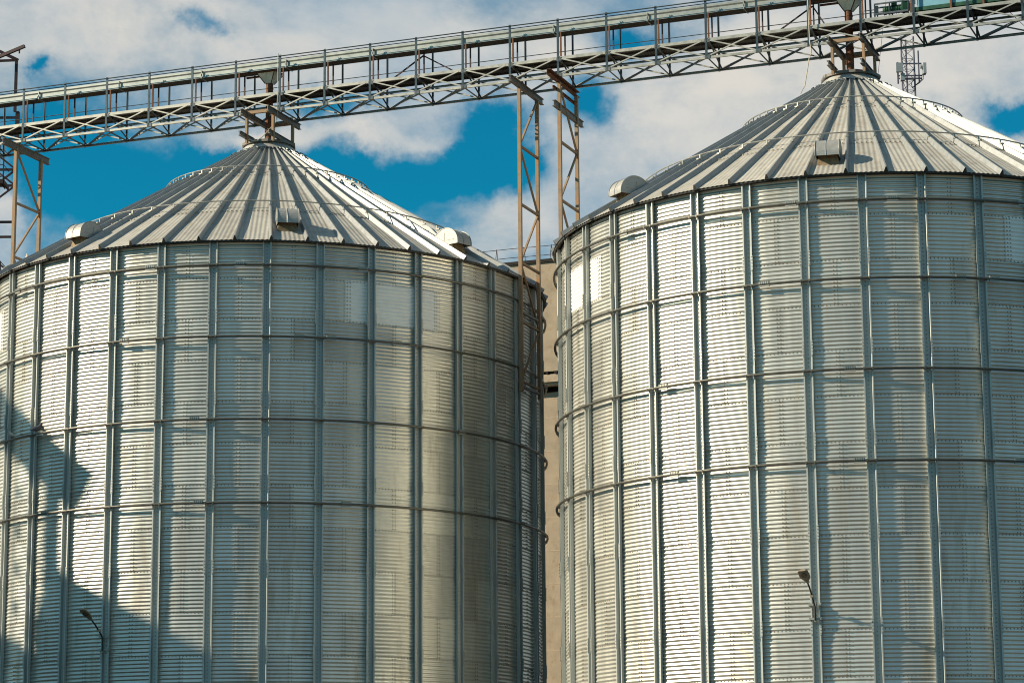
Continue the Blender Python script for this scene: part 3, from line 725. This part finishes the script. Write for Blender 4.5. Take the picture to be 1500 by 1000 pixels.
# ---------------------------------------------------------------- antenna mast behind the right silo
t = thing('antenna_mast', 'slim lattice antenna mast with panel antennas behind the right silo roof', 'antenna mast', (16.0, 96, 0)); B0 = Vector(t.location)
mx_, my_ = 15.42, 96
leg = [(mx_ - .24, my_ - .1), (mx_ + .24, my_ - .1), (mx_, my_ + .3)]
def em(x, y, z): return Vector((x, y, z + ZG)) - B0
ztop = 31.4
for x, y in leg:
    b = MB(); b.tube([em(x, y, -ZG), em(x, y, ztop)], .036, 8); b.build('leg', MT['mast'], t)
b = MB(); z = 20.0; k = 0
while z < ztop - .3:
    for i_ in range(3):
        p, q = leg[i_], leg[(i_ + 1) % 3]
        b.tube([em(*p, z), em(*q, z)], .012, 4); b.tube([em(*p, z), em(*q, z + .42)], .011, 4)
    z += .42; k += 1
b.build('lattice', MT['mast'], t)
def zy(y): return 96.5 * math.tan(.20019 + math.atan((500 - y) / 3782.1))
def xx_(px, z=29): return (px - 750) / 3782.1 * (96 * math.cos(PITCH) + z * math.sin(PITCH)) - .18
b = MB()
for yy in (106, 123.5, 127.5): b.bar(em(xx_(1325), my_ - .2, zy(yy)), em(xx_(1360), my_ - .2, zy(yy)), .05)
b.bar(em(xx_(1325), my_ - .2, zy(104)), em(xx_(1325), my_ - .2, zy(135)), .06); b.bar(em(xx_(1355.5), my_ - .25, zy(88)), em(xx_(1355.5), my_ - .25, zy(134)), .05)
b.build('antenna_arm', MT['mast'], t)
b = MB(); b.box(em(xx_(1326), my_ - .45, zy(114.5)), (.27, .14, .36)); b.box(em(xx_(1331), my_ - .3, zy(127)), (.16, .2, .28)); b.build('panel_antenna', MT['ant'], t)
b = MB(); b.box(em(xx_(1363), my_ - .35, zy(115.5)), (.12, .3, .42)); b.tube([em(xx_(1357), my_ - .35, zy(112)), em(xx_(1362), my_ - .35, zy(112))], .09, 12); b.build('panel_antenna', MT['ant'], t)
b = MB()
for a_, q_ in ((1362, 8), (1360, 13), (1350, 10)):
    b.tube([em(xx_(a_), my_ - .3, zy(122)), em(xx_(a_ - 1), my_ - .3, zy(130)), em(xx_(a_ - 6), my_ - .2, zy(134)), em(xx_(1346), my_ - .1, zy(138 + q_ * .2))], .016, 5)
b.build('cable', MT['wire'], t)

# ---------------------------------------------------------------- wall lamps
def lamp(silo, rot, jdeg, zc_, out_, upz, lab, kind):
    a = math.degrees(rot) + jdeg; base = silo + pol(RW + .13, a, zc_ + ZG)
    t = thing('wall_lamp', lab, 'lamp', base, math.radians(a), 'lamps on the silo walls')
    b = MB()
    for z_ in (-.16, .16):
        b.box((0, -.02, z_), (.27, .05, .045)); 
        for sg in (-1, 1): b.box((sg * .13, .01, z_), (.035, .09, .07))
    b.box((0, -.045, 0), (.05, .03, .46)); b.build('clamp', MT['galv'], t)
    b = MB(); pts = [(0, -.08, -.2), (0, -.085, .12), (-.01, -.12, .20), (-.02, -out_ * .45, .12 + (upz - .12) * .45), (-.035, -out_ * .8, .12 + (upz - .12) * .82), (-.05, -out_, upz)]
    b.tube(pts, .02, 8); b.build('arm', MT['pole'], t)
    b = MB(); b.box((-.02, -out_ * .45, .12 + (upz - .12) * .45), (.07, .09, .07)); b.build('arm_clamp', MT['lampb'], t)
    d = Vector((-.05, -.42, .26)).normalized(); p0 = Vector(pts[-1])
    side = Vector((1, 0, 0)); side = (side - d * side.dot(d)).normalized(); nrm = side.cross(d).normalized()
    if nrm.z < 0: nrm = -nrm
    b = MB()
    if kind == 0: st_ = [(0, .03, .03), (.08, .06, .05), (.17, .105, .07), (.30, .115, .075), (.42, .10, .06), (.47, .06, .03)]
    else: st_ = [(0, .03, .03), (.07, .055, .05), (.16, .11, .06), (.19, .125, .06), (.40, .125, .055), (.45, .08, .04)]
    n = 16; vs = []
    for l_, w_, h_ in st_:
        for q in range(n):
            c1, s1 = math.cos(2 * PI * q / n), math.sin(2 * PI * q / n)
            vs.append(p0 + d * l_ + side * w_ * c1 + nrm * (h_ * s1 if s1 > 0 else .02 * s1))
    fs = [[i * n + q, i * n + (q + 1) % n, (i + 1) * n + (q + 1) % n, (i + 1) * n + q] for i in range(len(st_) - 1) for q in range(n)]
    fs += [list(range(n))[::-1], [(len(st_) - 1) * n + q for q in range(n)]]
    b.add(vs, fs); hd = b.build('lamp_head', MT['lampb'], t, smooth=False)
    b = MB(); vs = [p0 + d * .29 + nrm * -.022 + (d * math.sin(2 * PI * q / 16) * .075 + side * math.cos(2 * PI * q / 16) * .065) for q in range(16)]
    vs += [v - nrm * .014 for v in vs]; b.add(vs, [[q, (q + 1) % 16, 16 + (q + 1) % 16, 16 + q] for q in range(16)] + [list(range(16, 32))]); b.build('lamp_lens', MT['lampg'], hd)
lamp(SA, A1, -20, 5.55, .50, .54, 'wall lamp with rounded head low on the left silo', 0)
lamp(SB, A2, -10, 5.58, .62, .60, 'wall lamp with angular flat head on the right silo', 1)

# ---------------------------------------------------------------- ropes and cables
def cable(name, pts, r, m_, lab, cat='cable'):
    b = MB(); b.tube(pts, r, 6); o = b.build(name, MT[m_]); tag(o, lab, cat); return o
cable('rope', [cv(.62, -.72, 23.0), cv(.62, -.71, 22.0), cv(.60, -.72, 21.0), cv(.58, -.74, 20.95)] + [cv(.58 - .9 * q, -.76 - .25 * math.sin(q * 3), 20.95 - .42 * math.sin(q * PI) - .3 * q) for q in (.15, .3, .5, .7, .85, 1)], .014, 'rope', 'pale rope looping down beside the left spout pipe', 'rope')
cable('rope', [cv(L - .93, -.75, 23.3), cv(L - .90, -.75, 21.4), cv(L - .86, -.76, 21.1), cv(L - .92, -.8, 20.9), cv(L - 1.05, -.85, 20.15), cv(L - 1.15, -.9, 19.95)], .016, 'rope', 'pale rope hanging from the bridge left of the right spout', 'rope')
cable('stay_wire', [cv(L + .95, .5, 22.9), cv(L + .72, .5, 21.3), cv(L + .55, .5, 20.1)], .006, 'wire', 'thin dark wire right of the right spout pipe', 'wire')
cable('stay_wire', [cv(21.4, .5, 22.0), cv(22.0, .55, 21.3), cv(23.2, .6, 20.3)], .008, 'wire', 'thin dark wire sloping down at the right edge', 'wire')

# ---------------------------------------------------------------- pigeons
def bird(loc, rz, m_, lab, sc=1.):
    t = thing('pigeon', lab, 'bird', loc, rz, 'pigeons resting on the steelwork')
    b = MB(); st_ = [(-.15, .0, .012), (-.11, .005, .02), (-.05, .03, .045), (.02, .05, .058), (.08, .085, .05), (.11, .125, .032), (.125, .155, .027), (.14, .175, .025), (.158, .18, .012), (.178, .172, .003)]
    b.tube([(x * sc, 0, (z + .05) * sc) for x, z, r in st_], [r * sc for x, z, r in st_], 10); b.build('body', MT[m_], t, smooth=True)
    b = MB()
    for y in (-.02, .02): b.tube([(.02 * sc, y * sc, .06 * sc), (.025 * sc, y * sc, 0)], .005, 4)
    b.build('legs', MT['rust'], t)
RR_ = RW + .165
def onring(deg, zr): return SA + pol(RR_, math.degrees(A1) + deg, zr + ZG + .025)
bird(onring(-38.3, 11.113), .9, 'bird', 'dark pigeon perched on the third ring of the left silo', 1.25)
bird(onring(-46.5, 11.113), 2.4, 'birdp', 'pale pigeon in shade on the third ring of the left silo', .95)
bird(cv(-8.05, .1, 17.83), 1.8, 'birdp', 'pale pigeon on a strut of the leftmost support', 1.1)
bird(Vector((-16.45, 80.2, 21.73 + ZG)), 2.6, 'bird', 'dark pigeon on the platform of the elevator tower', 1.2)

# ---------------------------------------------------------------- unseen things added left of the frame to shade the left silo
t = thing('shade_caster_house', 'unseen grey cladded house added outside the left edge to shade the left silo', 'building', (-41, 56, 0)); B0 = Vector(t.location)
def ew(x, y, z): return Vector((x, y, z + ZG)) - B0
b = MB(); bx(b, -43, -40, 50, 61.2, -ZG, 23.35); bx(b, -43, -40, 61.2, 69, -ZG, 20.9); b.build('wall', MT['clad'], t)
b = MB()
for y0, y1, z in ((50, 61.2, 23.35), (61.3, 69, 20.9)): bx(b, -43.1, -39.9, y0, y1 + .05, z, z + .08)
b.build('roof', MT['grey'], t)
t = thing('shade_caster_gallery', 'unseen inclined gallery on a lattice trestle, added outside the left edge to shade the left silo', 'conveyor', (-41, 63, 0)); B0 = Vector(t.location)  # unseen caster, shaped to throw the sloping band of shadow
b = MB(); a_, c2 = ew(-40.2, 60.3, 25.9), ew(-40.2, 70, 28.55)
b.prof(a_, c2, [(-.6, -.34), (.6, -.34), (.6, .34), (-.6, .34)]); b.build('gallery', MT['clad'], t)
for y in (61.0, 62.6):
    b = MB(); b.bar(ew(-40.2, y, 20.5), ew(-40.2, y, 26.3), .14 if y < 62 else .07); b.build('trestle_leg', MT['dark'], t)
b = MB()
for k in range(5):
    z0 = 21 + k * 1.0; b.bar(ew(-40.2, 61, z0), ew(-40.2, 62.6, z0 + 1.0), .06); b.bar(ew(-40.2, 62.6, z0), ew(-40.2, 61, z0 + 1.0), .06); b.bar(ew(-40.2, 61, z0), ew(-40.2, 62.6, z0), .05)
b.build('bracing', MT['dark'], t)
b = MB(); b.box(ew(-40.2, 61.2, 24.3), (.5, .45, 2.6)); b.build('chute', MT['clad'], t)
